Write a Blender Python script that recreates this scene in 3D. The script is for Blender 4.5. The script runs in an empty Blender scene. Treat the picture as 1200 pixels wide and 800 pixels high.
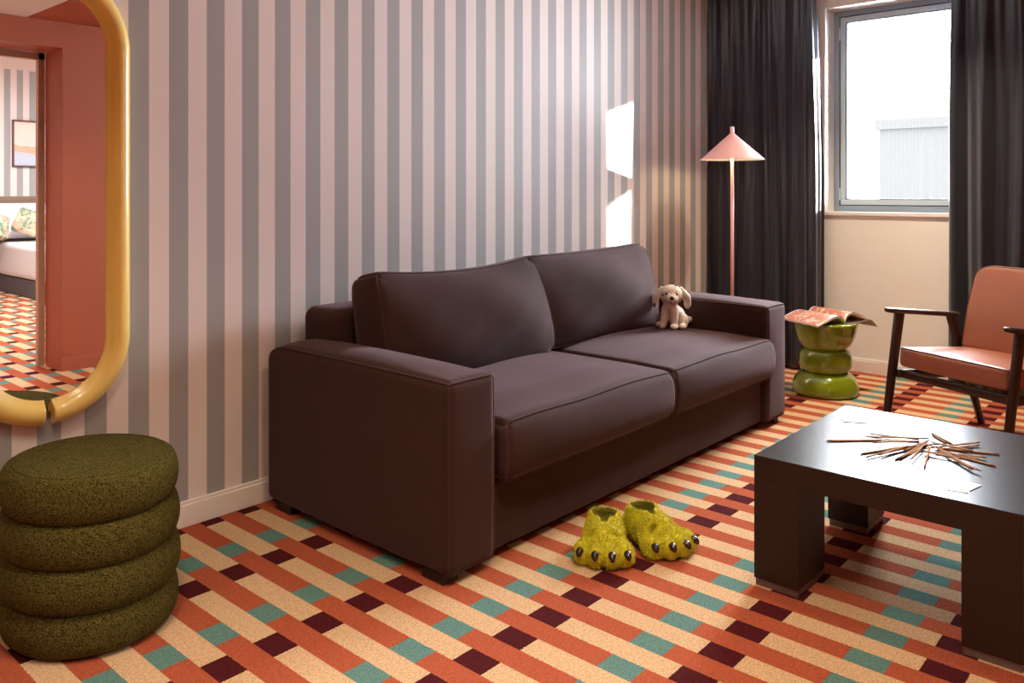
import bpy, bmesh, math, random
import numpy as np
from mathutils import Vector, Matrix

random.seed(7)
rng = np.random.default_rng(7)
PI = math.pi
SC = bpy.context.scene
COL = SC.collection

# ------------------------------------------------------------------ camera
cd = bpy.data.cameras.new('camera')
cam = bpy.data.objects.new('camera', cd)
COL.objects.link(cam)
YAW = math.radians(41.578)                       # viewing direction from the +X axis
cam.location = (0, -2.791, 1.18)
cam.rotation_euler = (PI / 2, 0, YAW - PI / 2)
cd.sensor_width = 36
cd.lens = 36 * 958.1 / 1200
cd.shift_y = -(400 - 226) / 1200
cd.clip_start = .02
SC.camera = cam

# ------------------------------------------------------------------ view, world, daylight
SC.view_settings.view_transform = 'Standard'
SC.view_settings.look = 'None'
SC.view_settings.exposure = 0.0
SC.view_settings.gamma = 1.0
SC.view_settings.use_curve_mapping = False
SC.cycles.max_bounces = 10
SC.cycles.diffuse_bounces = 5
SC.cycles.sample_clamp_indirect = 6
SC.cycles.caustics_reflective = False

SKY_STRENGTH = 85.0
SUN_STRENGTH = 60.0
WARM_POWER = 11.5
w = bpy.data.worlds.new('sky')
SC.world = w
w.use_nodes = True
wb = w.node_tree.nodes['Background']
wb.inputs[0].default_value = (.85, .92, 1.0, 1)
wb.inputs[1].default_value = SKY_STRENGTH

SUN_K, SUN_M = 1.69, .50                         # run along the window wall's normal and drop, per metre towards the striped wall
sl = bpy.data.lights.new('sun', 'SUN')
sl.energy = SUN_STRENGTH
sl.angle = math.radians(.6)
sl.color = (1, .93, .82)
sun = bpy.data.objects.new('sun', sl)
COL.objects.link(sun)
sun.rotation_euler = Vector((SUN_K, -1, SUN_M)).to_track_quat('Z', 'Y').to_euler()
sun.location = (9, -3, 4)

pl = bpy.data.lights.new('window_portal', 'AREA')   # sampling portal in the window opening, gives no light of its own
pl.shape = 'RECTANGLE'; pl.size = 1.36; pl.size_y = 1.5
pl.cycles.is_portal = True
po = bpy.data.objects.new('window_portal', pl)
COL.objects.link(po)
po.location = (5.83, -1.40, 1.74)
po.rotation_euler = (PI / 2, 0, PI / 2)          # faces -X, into the room

# ------------------------------------------------------------------ helpers: materials
def srgb(r, g, b):
    f = lambda c: (c / 255 / 12.92) if c / 255 <= .04045 else ((c / 255 + .055) / 1.055) ** 2.4
    return (f(r), f(g), f(b), 1)

class N:
    """small wrapper for node graphs"""
    def __init__(self, name):
        self.m = bpy.data.materials.new(name); self.m.use_nodes = True
        self.t = self.m.node_tree; self.b = self.t.nodes['Principled BSDF']
    def n(self, typ, **kw):
        x = self.t.nodes.new(typ)
        for k, v in kw.items(): setattr(x, k, v)
        return x
    def link(self, a, b): self.t.links.new(a, b)
    def math(self, op, a, b=None, c=None):
        x = self.n('ShaderNodeMath', operation=op)
        for i, v in enumerate((a, b, c)):
            if v is None: continue
            if isinstance(v, (int, float)): x.inputs[i].default_value = v
            else: self.link(v, x.inputs[i])
        return x.outputs[0]
    def mix(self, f, a, b):
        x = self.n('ShaderNodeMix', data_type='RGBA')
        for s, v in ((0, f), (6, a), (7, b)):
            if isinstance(v, (int, float)): x.inputs[s].default_value = v
            elif isinstance(v, tuple): x.inputs[s].default_value = v
            else: self.link(v, x.inputs[s])
        return x.outputs[2]
    def pos(self, obj=False):
        if obj: return self.n('ShaderNodeTexCoord').outputs['Object']
        return self.n('ShaderNodeNewGeometry').outputs['Position']
    def sep(self, v):
        x = self.n('ShaderNodeSeparateXYZ'); self.link(v, x.inputs[0]); return x.outputs
    def noise(self, scale, detail=2, rough=.5, vec=None):
        x = self.n('ShaderNodeTexNoise'); x.inputs['Scale'].default_value = scale
        x.inputs['Detail'].default_value = detail; x.inputs['Roughness'].default_value = rough
        if vec is not None: self.link(vec, x.inputs['Vector'])
        return x.outputs[0]
    def scale(self, vec, s):
        x = self.n('ShaderNodeMapping'); x.inputs['Scale'].default_value = s
        self.link(vec, x.inputs[0]); return x.outputs[0]
    def bump(self, h, strength, dist):
        x = self.n('ShaderNodeBump'); x.inputs['Strength'].default_value = strength
        x.inputs['Distance'].default_value = dist
        self.link(h, x.inputs['Height']); self.link(x.outputs[0], self.b.inputs['Normal'])
    def set(self, **kw):
        for k, v in kw.items():
            s = self.b.inputs[k.replace('_', ' ')]
            if hasattr(v, 'is_output') or hasattr(v, 'links'): self.link(v, s)
            else: s.default_value = v
        return self

def plain(name, col, rough=.5, metal=0., coat=0., var=.06, vscale=14, bump=0, bscale=200, sheen=0, emit=None):
    a = N(name)
    ob = a.pos(True)
    nz = a.noise(vscale, 3, .6, ob)
    dark = tuple(c * (1 - var) for c in col[:3]) + (1,)
    lite = tuple(min(1, c * (1 + var)) for c in col[:3]) + (1,)
    a.set(Base_Color=a.mix(nz, dark, lite), Roughness=rough, Metallic=metal)
    a.b.inputs['Coat Weight'].default_value = coat
    if sheen:
        a.b.inputs['Sheen Weight'].default_value = sheen
        a.b.inputs['Sheen Roughness'].default_value = .4
    if bump: a.bump(a.noise(bscale, 3, .6, ob), bump, .002)
    if emit:
        a.b.inputs['Emission Color'].default_value = emit[0]; a.b.inputs['Emission Strength'].default_value = emit[1]
    return a.m

def stripes_mat(name, x0, top=None):
    a = N(name)
    x, y, z = a.sep(a.pos())
    f = a.math('FRACT', a.math('DIVIDE', a.math('SUBTRACT', x, x0), .14))
    g = a.math('LESS_THAN', f, .5)
    if top: g = a.math('MULTIPLY', g, a.math('LESS_THAN', z, top))
    a.set(Base_Color=a.mix(g, srgb(231, 221, 216), srgb(162, 161, 161)), Roughness=.6)
    a.bump(a.noise(420, 2, .5, a.pos()), .06, .001)
    return a.m

def carpet_mat():
    a = N('carpet_checked_stripes')
    p = a.pos(); x, y, z = a.sep(p)
    wob = a.math('MULTIPLY', a.math('SUBTRACT', a.noise(170, 2, .6, p), .5), .006)
    u = a.math('DIVIDE', a.math('SUBTRACT', a.math('ADD', x, wob), 1.1527), .0732)
    v = a.math('DIVIDE', a.math('SUBTRACT', a.math('SUBTRACT', wob, y), .4123), .4474)
    rowB = a.math('LESS_THAN', a.math('FRACT', a.math('DIVIDE', u, 2)), .5)
    fv = a.math('FRACT', v)
    maroon = a.math('LESS_THAN', fv, .221)
    teal = a.math('MULTIPLY', a.math('GREATER_THAN', fv, .643), a.math('LESS_THAN', fv, .864))
    cB = a.mix(maroon, srgb(212, 176, 138), srgb(78, 27, 31))
    cA = a.mix(teal, srgb(174, 89, 62), srgb(98, 134, 127))
    c = a.mix(rowB, cA, cB)
    sp = a.noise(170, 3, .8, p)
    sp2 = a.noise(60, 2, .6, p)
    mm = a.math('ADD', a.math('MULTIPLY', sp, 1.9), a.math('ADD', a.math('MULTIPLY', sp2, .3), -.13))
    vm = a.n('ShaderNodeVectorMath', operation='SCALE')
    a.link(c, vm.inputs[0]); a.link(mm, vm.inputs['Scale'])
    a.set(Base_Color=vm.outputs[0], Roughness=.95)
    a.b.inputs['Specular IOR Level'].default_value = .05
    a.bump(a.noise(520, 3, .7, p), .7, .004)
    return a.m

def fabric_mat(name, col, sheen=.35):
    a = N(name)
    ob = a.pos(True)
    nz = a.noise(5, 4, .6, ob); fine = a.noise(380, 2, .6, ob)
    dark = tuple(c * .82 for c in col[:3]) + (1,); lite = tuple(c * 1.2 for c in col[:3]) + (1,)
    f = a.math('ADD', a.math('MULTIPLY', nz, .6), a.math('MULTIPLY', fine, .4))
    a.set(Base_Color=a.mix(f, dark, lite), Roughness=.85)
    a.b.inputs['Specular IOR Level'].default_value = .2
    a.b.inputs['Sheen Weight'].default_value = sheen
    a.b.inputs['Sheen Roughness'].default_value = .35
    a.b.inputs['Sheen Tint'].default_value = (.95, .70, .78, 1)
    h = a.math('ADD', a.math('MULTIPLY', a.noise(7, 2, .5, ob), 3.0), fine)
    a.bump(h, .35, .003)
    return a.m

def wood_mat(name, c1, c2, rough, s=(3, 40, 40), coat=0, spec=.5, bump_=True):
    a = N(name)
    ob = a.pos(True)
    g = a.noise(1, 6, .65, a.scale(ob, s))
    g = a.math('SMOOTH_MIN', a.math('MULTIPLY', g, 1.0), 1, .1)
    a.set(Base_Color=a.mix(g, c1, c2), Roughness=rough)
    a.b.inputs['Coat Weight'].default_value = coat
    a.b.inputs['Specular IOR Level'].default_value = spec
    if bump_: a.bump(g, .05, .001)
    return a.m

M = {}
M['stripe'] = stripes_mat('wallpaper_grey_stripes', 1.201)
M['stripe_bed'] = stripes_mat('wallpaper_bedroom_stripes', 3.355, 2.70)
M['carpet'] = carpet_mat()
M['cream_wall'] = plain('cream_paint', srgb(242, 238, 230), .7, var=.02, bump=.05, bscale=300)
M['white'] = plain('white_paint', srgb(240, 234, 226), .5, var=.02)
M['ceiling'] = plain('ceiling_paint', srgb(236, 230, 222), .8, var=.02)
M['rust'] = plain('rust_paint', srgb(170, 86, 56), .6, var=.04, bump=.05, bscale=300)
M['sofa'] = fabric_mat('brown_velvet', srgb(57, 35, 31), .32)
M['piping'] = fabric_mat('dark_piping', srgb(60, 43, 41), .2)
M['sofa_dark'] = plain('dark_lining', srgb(32, 24, 23), .9)
M['foot'] = plain('black_foot', srgb(30, 25, 23), .5)
M['table'] = wood_mat('dark_wenge', srgb(34, 22, 17), srgb(56, 36, 29), .5, (2, 60, 60), 0, .25)
M['table_top'] = wood_mat('dark_wenge_lacquer', srgb(34, 25, 24), srgb(50, 39, 37), .27, (60, 2, 60), 0, .12, False)
M['plinth'] = plain('grey_metal_foot', srgb(120, 108, 104), .45, metal=.5)
M['walnut'] = wood_mat('walnut_stain', srgb(40, 24, 20), srgb(66, 40, 32), .35, (4, 60, 60))
M['leather'] = plain('tan_leather', srgb(160, 100, 76), .34, var=.14, vscale=7, bump=.12, bscale=160)
M['leather_seam'] = plain('dark_leather_seam', srgb(70, 32, 22), .5)
M['boucle'] = None
M['yellow'] = plain('yellow_lacquer', srgb(246, 214, 122), .3, coat=.3, var=.03)
M['green_glaze'] = plain('olive_glaze', srgb(122, 142, 16), .03, coat=1.0, var=.05)
M['pink'] = plain('pink_metal', srgb(226, 170, 166), .4, var=.02)
M['lamp_white'] = plain('lamp_inner_white', srgb(248, 240, 232), .6, var=.01)
M['alu'] = plain('grey_aluminium', srgb(136, 152, 166), .4, metal=0, var=.02)
M['alu_light'] = plain('pale_aluminium', srgb(192, 208, 220), .35, metal=0, var=.02)
M['gasket'] = plain('black_gasket', srgb(38, 40, 44), .6)
M['blocker_grey'] = plain('sun_blocker_grey', srgb(150, 150, 152), .9, var=.05)  # only on the added sun-blocking slab outside
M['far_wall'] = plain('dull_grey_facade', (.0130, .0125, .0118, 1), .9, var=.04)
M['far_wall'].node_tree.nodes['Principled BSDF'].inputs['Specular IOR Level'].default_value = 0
M['plush'] = plain('cream_plush', srgb(232, 218, 200), .95, var=.05, vscale=60, bump=.5, bscale=320, sheen=.3)
M['plush_grey'] = plain('grey_plush_spot', srgb(120, 112, 112), .95)
M['black_gloss'] = plain('black_gloss', srgb(22, 17, 16), .15, coat=.5)
M['fur'] = plain('yellow_green_fur', srgb(204, 196, 24), .8, var=.25, vscale=40, sheen=.3)
M['fur_shaded'] = plain('shaded_inner_fur', srgb(118, 112, 24), .95)  # same fur, shade inside the slipper opening put into the colour
M['sole'] = plain('black_sole', srgb(20, 17, 16), .8)
M['claw'] = plain('dark_claw', srgb(44, 24, 24), .22, coat=.5)
M['linen'] = plain('white_linen', srgb(240, 240, 244), .8, var=.02)
M['bed_grey'] = plain('grey_bed_base', srgb(92, 88, 94), .8)
M['headboard'] = plain('brown_headboard', srgb(128, 104, 88), .6)
M['doorframe'] = plain('brown_door_frame', srgb(190, 160, 140), .5)
M['frame_wood'] = plain('dark_picture_frame', srgb(92, 50, 40), .5)
M['blackish'] = plain('dark_gap', srgb(18, 15, 15), .9)

def mirror_mat():
    a = N('mirror_silver'); nz = a.noise(2, 1, .5, a.pos(True))
    a.set(Base_Color=a.mix(nz, (.93, .93, .93, 1), (.95, .95, .95, 1)), Metallic=1.0, Roughness=0.0); return a.m
M['mirror'] = mirror_mat()

def boucle_mat():
    a = N('green_boucle'); ob = a.pos(True)
    v = a.n('ShaderNodeTexVoronoi'); v.inputs['Scale'].default_value = 270; a.link(ob, v.inputs['Vector'])
    nz = a.noise(120, 3, .7, ob)
    f = a.math('SUBTRACT', a.math('ADD', a.math('MULTIPLY', nz, 1.1), .25), v.outputs[0])
    a.set(Base_Color=a.mix(f, srgb(56, 50, 18), srgb(132, 120, 58)), Roughness=.95)
    a.b.inputs['Specular IOR Level'].default_value = .1
    a.bump(f, .9, .006)
    return a.m
M['boucle'] = boucle_mat()

def curtain_mat():
    a = N('dark_satin_curtain'); ob = a.pos()
    nz = a.noise(1, 3, .6, a.scale(ob, (7, 7, 1)))
    a.set(Base_Color=a.mix(nz, srgb(27, 28, 39), srgb(35, 35, 46)), Roughness=.36)
    a.b.inputs['Sheen Weight'].default_value = .2
    return a.m
M['curtain'] = curtain_mat()

def glass_mat():
    a = N('window_glass')
    tr = a.n('ShaderNodeBsdfTransparent'); gl = a.n('ShaderNodeBsdfGlossy'); gl.inputs['Roughness'].default_value = .01
    fr = a.n('ShaderNodeFresnel'); fr.inputs[0].default_value = 1.45
    mx = a.n('ShaderNodeMixShader'); a.link(fr.outputs[0], mx.inputs[0]); a.link(tr.outputs[0], mx.inputs[1]); a.link(gl.outputs[0], mx.inputs[2])
    a.link(mx.outputs[0], a.t.nodes['Material Output'].inputs[0]); return a.m
M['glass'] = glass_mat()

def page_mat():
    a = N('printed_pages'); ob = a.pos(True)
    x, y, z = a.sep(ob)
    n1 = a.noise(26, 4, .7, ob); n2 = a.noise(70, 3, .7, ob)
    c = a.mix(a.math('GREATER_THAN', n1, .54), srgb(178, 116, 98), srgb(220, 184, 166))
    c = a.mix(a.math('GREATER_THAN', n2, .62), c, srgb(70, 42, 40))
    edge = a.math('GREATER_THAN', a.math('ABSOLUTE', y), .128)
    c = a.mix(edge, c, srgb(240, 230, 222))
    a.set(Base_Color=c, Roughness=.35); return a.m
M['page'] = page_mat()
M['paper'] = plain('white_paper_edge', srgb(236, 228, 220), .6)
M['cover'] = plain('glossy_cover', srgb(178, 170, 164), .4, var=.12)

def stick_mat():
    a = N('natural_wood_stick'); ob = a.pos(True); x, y, z = a.sep(ob)
    inf = a.n('ShaderNodeObjectInfo').outputs['Random']
    nz = a.noise(50, 3, .6, ob)
    c = a.mix(nz, srgb(202, 172, 144), srgb(168, 134, 110))
    ends = a.math('GREATER_THAN', a.math('ABSOLUTE', x), .40)
    tip = a.mix(a.math('GREATER_THAN', inf, .5), srgb(120, 52, 44), srgb(48, 60, 92))
    tip = a.mix(a.math('GREATER_THAN', inf, .75), tip, srgb(70, 44, 36))
    a.set(Base_Color=a.mix(a.math('MULTIPLY', ends, .7), c, tip), Roughness=.9)
    a.b.inputs['Specular IOR Level'].default_value = .05; return a.m
M['stick'] = stick_mat()

def card_mat():
    a = N('glossy_card'); ob = a.pos(True); x, y, z = a.sep(ob)
    inn = a.math('MULTIPLY', a.math('LESS_THAN', a.math('ABSOLUTE', x), .036), a.math('LESS_THAN', a.math('ABSOLUTE', y), .024))
    nz = a.noise(40, 2, .5, ob)
    pic = a.mix(a.math('GREATER_THAN', nz, .56), srgb(120, 146, 164), srgb(160, 112, 94))
    a.set(Base_Color=a.mix(inn, srgb(240, 238, 236), pic), Roughness=.35)
    a.b.inputs['Specular IOR Level'].default_value = .1; return a.m
M['card'] = card_mat()

def picture_mat():
    a = N('abstract_print'); ob = a.pos(True); x, y, z = a.sep(ob)
    wv = a.math('ADD', z, a.math('MULTIPLY', a.noise(5, 2, .5, ob), .16))
    c = a.mix(a.math('GREATER_THAN', wv, -.02), srgb(196, 206, 222), srgb(222, 180, 150))
    c = a.mix(a.math('GREATER_THAN', wv, .06), c, srgb(232, 220, 208))
    a.set(Base_Color=c, Roughness=.5); return a.m
M['print'] = picture_mat()

def cushion_pat_mat():
    a = N('leafy_cushion_print'); ob = a.pos(True)
    n1 = a.noise(22, 3, .6, ob); n2 = a.noise(9, 2, .5, ob)
    c = a.mix(a.math('GREATER_THAN', n1, .5), srgb(222, 176, 150), srgb(104, 150, 118))
    c = a.mix(a.math('GREATER_THAN', n2, .56), c, srgb(228, 200, 170))
    a.set(Base_Color=c, Roughness=.8); return a.m
M['leafy'] = cushion_pat_mat()

# ------------------------------------------------------------------ helpers: objects
def link(name, me, mat, parent=None, loc=(0, 0, 0), rot=None, smooth=True):
    o = bpy.data.objects.new(name, me)
    COL.objects.link(o)
    for m_ in (mat if isinstance(mat, (list, tuple)) else [mat]): me.materials.append(m_)
    if smooth:
        me.polygons.foreach_set('use_smooth', [True] * len(me.polygons))
    if parent: o.parent = parent
    o.location = loc
    if rot: o.rotation_euler = rot
    return o

def mesh(name, v, f, mat, parent=None, loc=(0, 0, 0), rot=None, smooth=True):
    me = bpy.data.meshes.new(name)
    me.from_pydata([tuple(map(float, p)) for p in v], [], [tuple(map(int, q)) for q in f])
    me.validate(); me.update()
    return link(name, me, mat, parent, loc, rot, smooth)

def thing(name, label, cat, loc=(0, 0, 0), rotz=0, group=None):
    o = bpy.data.objects.new(name, None); COL.objects.link(o)
    o.empty_display_size = .1
    o.location = loc; o.rotation_euler = (0, 0, rotz)
    return tag(o, label, cat, group)

def tag(o, label, cat, group=None):
    o['label'] = label; o['category'] = cat
    if group: o['group'] = group
    return o

def struct(o, label=None):
    o['kind'] = 'structure'
    if label: o['label'] = label
    return o

def boxv(lo, hi):
    x0, y0, z0 = lo; x1, y1, z1 = hi
    v = [(x0, y0, z0), (x1, y0, z0), (x1, y1, z0), (x0, y1, z0), (x0, y0, z1), (x1, y0, z1), (x1, y1, z1), (x0, y1, z1)]
    f = [(0, 3, 2, 1), (4, 5, 6, 7), (0, 1, 5, 4), (1, 2, 6, 5), (2, 3, 7, 6), (3, 0, 4, 7)]
    return v, f

def boxes(name, lst, mat, parent=None, bevel=0, loc=(0, 0, 0), rot=None, seg=2):
    """one mesh made of several axis aligned boxes (lo, hi), optionally bevelled"""
    bm = bmesh.new()
    for lo, hi in lst:
        v, f = boxv(lo, hi); vs = [bm.verts.new(p) for p in v]
        for q in f: bm.faces.new([vs[i] for i in q])
    if bevel:
        bmesh.ops.bevel(bm, geom=list(bm.edges), offset=bevel, segments=seg, affect='EDGES', profile=.5)
    me = bpy.data.meshes.new(name); bm.to_mesh(me); bm.free()
    o = link(name, me, mat, parent, loc, rot, False)
    return o

class RBox:
    """rounded, cushion-like box: centre c, half size h, corner radius r, bulge b per axis, optional extra warp"""
    def __init__(s, h, r, b=(0, 0, 0), warp=None):
        s.h = np.array(h, float); s.r = r; s.b = b; s.warp = warp
    def pt(s, P):
        P = np.asarray(P, float); p = P * s.h
        inner = s.h - s.r
        c = np.clip(p, -inner, inner); d = p - c
        L = np.linalg.norm(d, axis=1, keepdims=True); L[L == 0] = 1
        q = c + d / L * s.r
        U = q / s.h
        out = q.copy()
        for k in range(3):
            i, j = (k + 1) % 3, (k + 2) % 3
            out[:, k] += s.b[k] * U[:, k] * np.clip(1 - U[:, i] ** 2, 0, 1) * np.clip(1 - U[:, j] ** 2, 0, 1) ** .8
        if s.warp is not None: out = s.warp(out, U)
        return out
    def param(s, k, n):
        a = min(.9, 1.5 * s.r / s.h[k])
        e = np.linspace(-1, -1 + a, 6)[:-1]
        return np.r_[e, np.linspace(-1 + a, 1 - a, n), -e[::-1]]
    def geo(s, n=14):
        V = []; F = []; off = 0
        for k in range(3):
            i, j = (k + 1) % 3, (k + 2) % 3
            A, B = s.param(i, n), s.param(j, n)
            for sg in (-1, 1):
                G = np.zeros((len(A), len(B), 3)); G[..., k] = sg
                G[..., i] = A[:, None]; G[..., j] = B[None, :]
                V.append(G.reshape(-1, 3))
                for a in range(len(A) - 1):
                    for b in range(len(B) - 1):
                        q = [off + a * len(B) + b, off + (a + 1) * len(B) + b, off + (a + 1) * len(B) + b + 1, off + a * len(B) + b + 1]
                        F.append(q if sg > 0 else q[::-1])
                off += len(A) * len(B)
        return s.pt(np.vstack(V)), F
    def obj(s, name, mat, parent=None, loc=(0, 0, 0), rot=None, n=14):
        v, f = s.geo(n)
        o = mesh(name, v, f, mat, parent, loc, rot)
        bm = bmesh.new(); bm.from_mesh(o.data); bmesh.ops.remove_doubles(bm, verts=bm.verts, dist=1e-5)
        bm.to_mesh(o.data); bm.free()
        o.data.polygons.foreach_set('use_smooth', [True] * len(o.data.polygons))
        return o
    def loop(s, k, sg, n=40):
        """points round the edge of the face with axis k, side sg"""
        i, j = (k + 1) % 3, (k + 2) % 3
        t = np.linspace(-1, 1, n)[:-1]
        P = np.zeros((4 * len(t), 3)); P[:, k] = sg
        m = len(t)
        P[0:m, i] = t; P[0:m, j] = -1
        P[m:2 * m, i] = 1; P[m:2 * m, j] = t
        P[2 * m:3 * m, i] = -t; P[2 * m:3 * m, j] = 1
        P[3 * m:, i] = -1; P[3 * m:, j] = -t
        return s.pt(P)

def tube_geo(path, r, seg=8, closed=False, cap=True):
    P = np.asarray(path, float); n = len(P)
    R = np.broadcast_to(np.asarray(r, float), (n,))
    if closed: T = np.roll(P, -1, 0) - np.roll(P, 1, 0)
    else: T = np.gradient(P, axis=0)
    T /= np.maximum(np.linalg.norm(T, axis=1, keepdims=True), 1e-9)
    a = np.array([0, 0, 1.]) if abs(T[0][2]) < .9 else np.array([1., 0, 0])
    nrm = np.cross(T[0], a); nrm /= np.linalg.norm(nrm)
    V = []
    for k in range(n):
        nrm = nrm - T[k] * (nrm @ T[k]); nrm /= max(np.linalg.norm(nrm), 1e-9)
        b = np.cross(T[k], nrm)
        for s_ in range(seg):
            an = 2 * PI * s_ / seg
            V.append(P[k] + R[k] * (math.cos(an) * nrm + math.sin(an) * b))
    F = []
    for k in range(n if closed else n - 1):
        k2 = (k + 1) % n
        for s_ in range(seg):
            s2 = (s_ + 1) % seg
            F.append((k * seg + s_, k * seg + s2, k2 * seg + s2, k2 * seg + s_))
    if cap and not closed:
        F.append(tuple(range(seg))[::-1]); F.append(tuple((n - 1) * seg + i for i in range(seg)))
    return V, F

def tube(name, path, r, mat, parent=None, seg=8, closed=False, loc=(0, 0, 0), rot=None):
    v, f = tube_geo(path, r, seg, closed)
    return mesh(name, v, f, mat, parent, loc, rot)

def smooth_path(pts, per=12):
    pts = [Vector(p) for p in pts]; out = []
    for i in range(len(pts) - 1):
        p0 = pts[max(i - 1, 0)]; p1 = pts[i]; p2 = pts[i + 1]; p3 = pts[min(i + 2, len(pts) - 1)]
        for t in np.linspace(0, 1, per, endpoint=False):
            out.append(.5 * ((2 * p1) + (p2 - p0) * t + (2 * p0 - 5 * p1 + 4 * p2 - p3) * t * t + (3 * p1 - p0 - 3 * p2 + p3) * t ** 3))
    out.append(pts[-1])
    return np.array([tuple(p) for p in out])

def lathe(name, prof, mat, parent=None, seg=64, loc=(0, 0, 0)):
    V = []; F = []; n = len(prof)
    for r, z in prof:
        for k in range(seg):
            a = 2 * PI * k / seg; V.append((r * math.cos(a), r * math.sin(a), z))
    for i in range(n - 1):
        for k in range(seg):
            k2 = (k + 1) % seg
            F.append((i * seg + k, i * seg + k2, (i + 1) * seg + k2, (i + 1) * seg + k))
    o = mesh(name, V, F, mat, parent, loc)
    bm = bmesh.new(); bm.from_mesh(o.data); bmesh.ops.remove_doubles(bm, verts=bm.verts, dist=1e-6)
    bmesh.ops.recalc_face_normals(bm, faces=bm.faces)
    bm.to_mesh(o.data); bm.free()
    o.data.polygons.foreach_set('use_smooth', [True] * len(o.data.polygons))
    return o

def ellipsoid(name, c, r, mat, parent=None, rot=None, seg=20):
    bm = bmesh.new(); bmesh.ops.create_uvsphere(bm, u_segments=seg, v_segments=seg // 2 + 2, radius=1)
    for v in bm.verts: v.co = Vector((v.co.x * r[0], v.co.y * r[1], v.co.z * r[2]))
    me = bpy.data.meshes.new(name); bm.to_mesh(me); bm.free()
    return link(name, me, mat, parent, c, rot)

# implicit shapes for soft toys
def sd_ell(P, c, r, R=None):
    q = P - np.array(c)
    if R is not None: q = q @ np.array(R)
    r = np.array(r); k0 = np.linalg.norm(q / r, axis=-1); k1 = np.linalg.norm(q / r ** 2, axis=-1)
    return k0 * (k0 - 1) / np.maximum(k1, 1e-9)
def sd_cap(P, a, b, ra, rb):
    a = np.array(a, float); b = np.array(b, float); ba = b - a
    t = np.clip(((P - a) @ ba) / (ba @ ba), 0, 1)
    return np.linalg.norm(P - a - t[..., None] * ba, axis=-1) - (ra + (rb - ra) * t)
def smin(a, b, k):
    h = np.clip(.5 + .5 * (b - a) / k, 0, 1)
    return b + (a - b) * h - k * h * (1 - h)
def smax(a, b, k): return -smin(-a, -b, k)

def surface_nets(fn, lo, hi, step):
    lo = np.array(lo, float); dims = np.ceil((np.array(hi) - lo) / step).astype(int) + 1
    ax = [lo[k] + step * np.arange(dims[k]) for k in range(3)]
    G = np.stack(np.meshgrid(*ax, indexing='ij'), -1)
    D = fn(G); S = D < 0
    nx, ny, nz = [d - 1 for d in dims]
    acc = np.zeros((nx, ny, nz, 3)); cnt = np.zeros((nx, ny, nz))
    corners = [(i, j, k) for i in (0, 1) for j in (0, 1) for k in (0, 1)]
    sl_ = lambda c: (slice(c[0], c[0] + nx), slice(c[1], c[1] + ny), slice(c[2], c[2] + nz))
    for a in corners:
        for k in range(3):
            if a[k]: continue
            b = list(a); b[k] = 1; b = tuple(b)
            da, db = D[sl_(a)], D[sl_(b)]; cr = S[sl_(a)] != S[sl_(b)]
            t = np.where(cr, da / np.where(cr, da - db, 1), 0)
            pa, pb = G[sl_(a)], G[sl_(b)]
            acc += np.where(cr[..., None], pa + t[..., None] * (pb - pa), 0); cnt += cr
    act = cnt > 0
    idx = -np.ones((nx, ny, nz), int); idx[act] = np.arange(act.sum())
    V = acc[act] / cnt[act][:, None]
    F = []
    for k in range(3):
        i, j = (k + 1) % 3, (k + 2) % 3
        b0 = [slice(None)] * 3; b1 = [slice(None)] * 3
        b0[k] = slice(0, dims[k] - 1); b1[k] = slice(1, dims[k])
        for m in (i, j):
            b0[m] = slice(1, dims[m] - 1); b1[m] = slice(1, dims[m] - 1)
        s0, s1 = S[tuple(b0)], S[tuple(b1)]
        for flip, mask in ((False, s0 & ~s1), (True, ~s0 & s1)):
            w_ = np.argwhere(mask)
            if not len(w_): continue
            w_[:, i] += 1; w_[:, j] += 1
            def at(di, dj):
                q = w_.copy(); q[:, i] -= di; q[:, j] -= dj
                return idx[q[:, 0], q[:, 1], q[:, 2]]
            quad = np.stack([at(1, 1), at(0, 1), at(0, 0), at(1, 0)], 1)
            F.append(quad[:, ::-1] if flip else quad)
    return V, np.vstack(F)

def fuzz(V, F, n, length, width, seed=1, zmin=None, lean=.5):
    """adds n fine hair blades standing on the surface (same mesh)"""
    rg = np.random.default_rng(seed)
    F = np.asarray(F); V = np.asarray(V)
    a, b, c, d = V[F[:, 0]], V[F[:, 1]], V[F[:, 2]], V[F[:, 3]]
    nr = np.cross(c - a, d - b); ar = np.linalg.norm(nr, axis=1); nr = nr / np.maximum(ar, 1e-12)[:, None]
    pick = rg.choice(len(F), n, p=ar / ar.sum())
    s, t = rg.random((n, 1)), rg.random((n, 1))
    p = (a[pick] * (1 - s) + b[pick] * s) * (1 - t) + (d[pick] * (1 - s) + c[pick] * s) * t
    dr = nr[pick] + lean * rg.normal(size=(n, 3)) + np.array([0, 0, -.15]); dr /= np.linalg.norm(dr, axis=1, keepdims=True)
    sd = np.cross(dr, rg.normal(size=(n, 3))); sd /= np.linalg.norm(sd, axis=1, keepdims=True)
    L = length * (.6 + .8 * rg.random((n, 1)))
    tip = p + dr * L
    if zmin is not None: tip[:, 2] = np.maximum(tip[:, 2], zmin)
    HV = np.stack([p - sd * width, p + sd * width, tip], 1).reshape(-1, 3)
    HF = np.arange(3 * n).reshape(-1, 3) + len(V)
    return np.vstack([V, HV]), [tuple(q) for q in F] + [tuple(q) for q in HF]

# ------------------------------------------------------------------ the room
XB, YR = 5.56, -3.06
def slab(name, lo, hi, mat, label=None):
    return struct(boxes(name, [(lo, hi)], mat), label)

slab('floor', (-1.6, -8.62, -.06), (6.1, .1, 0), M['carpet'])
slab('wall_left', (-1.6, 0, 0), (5.80, .12, 2.62), M['stripe'])
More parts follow.
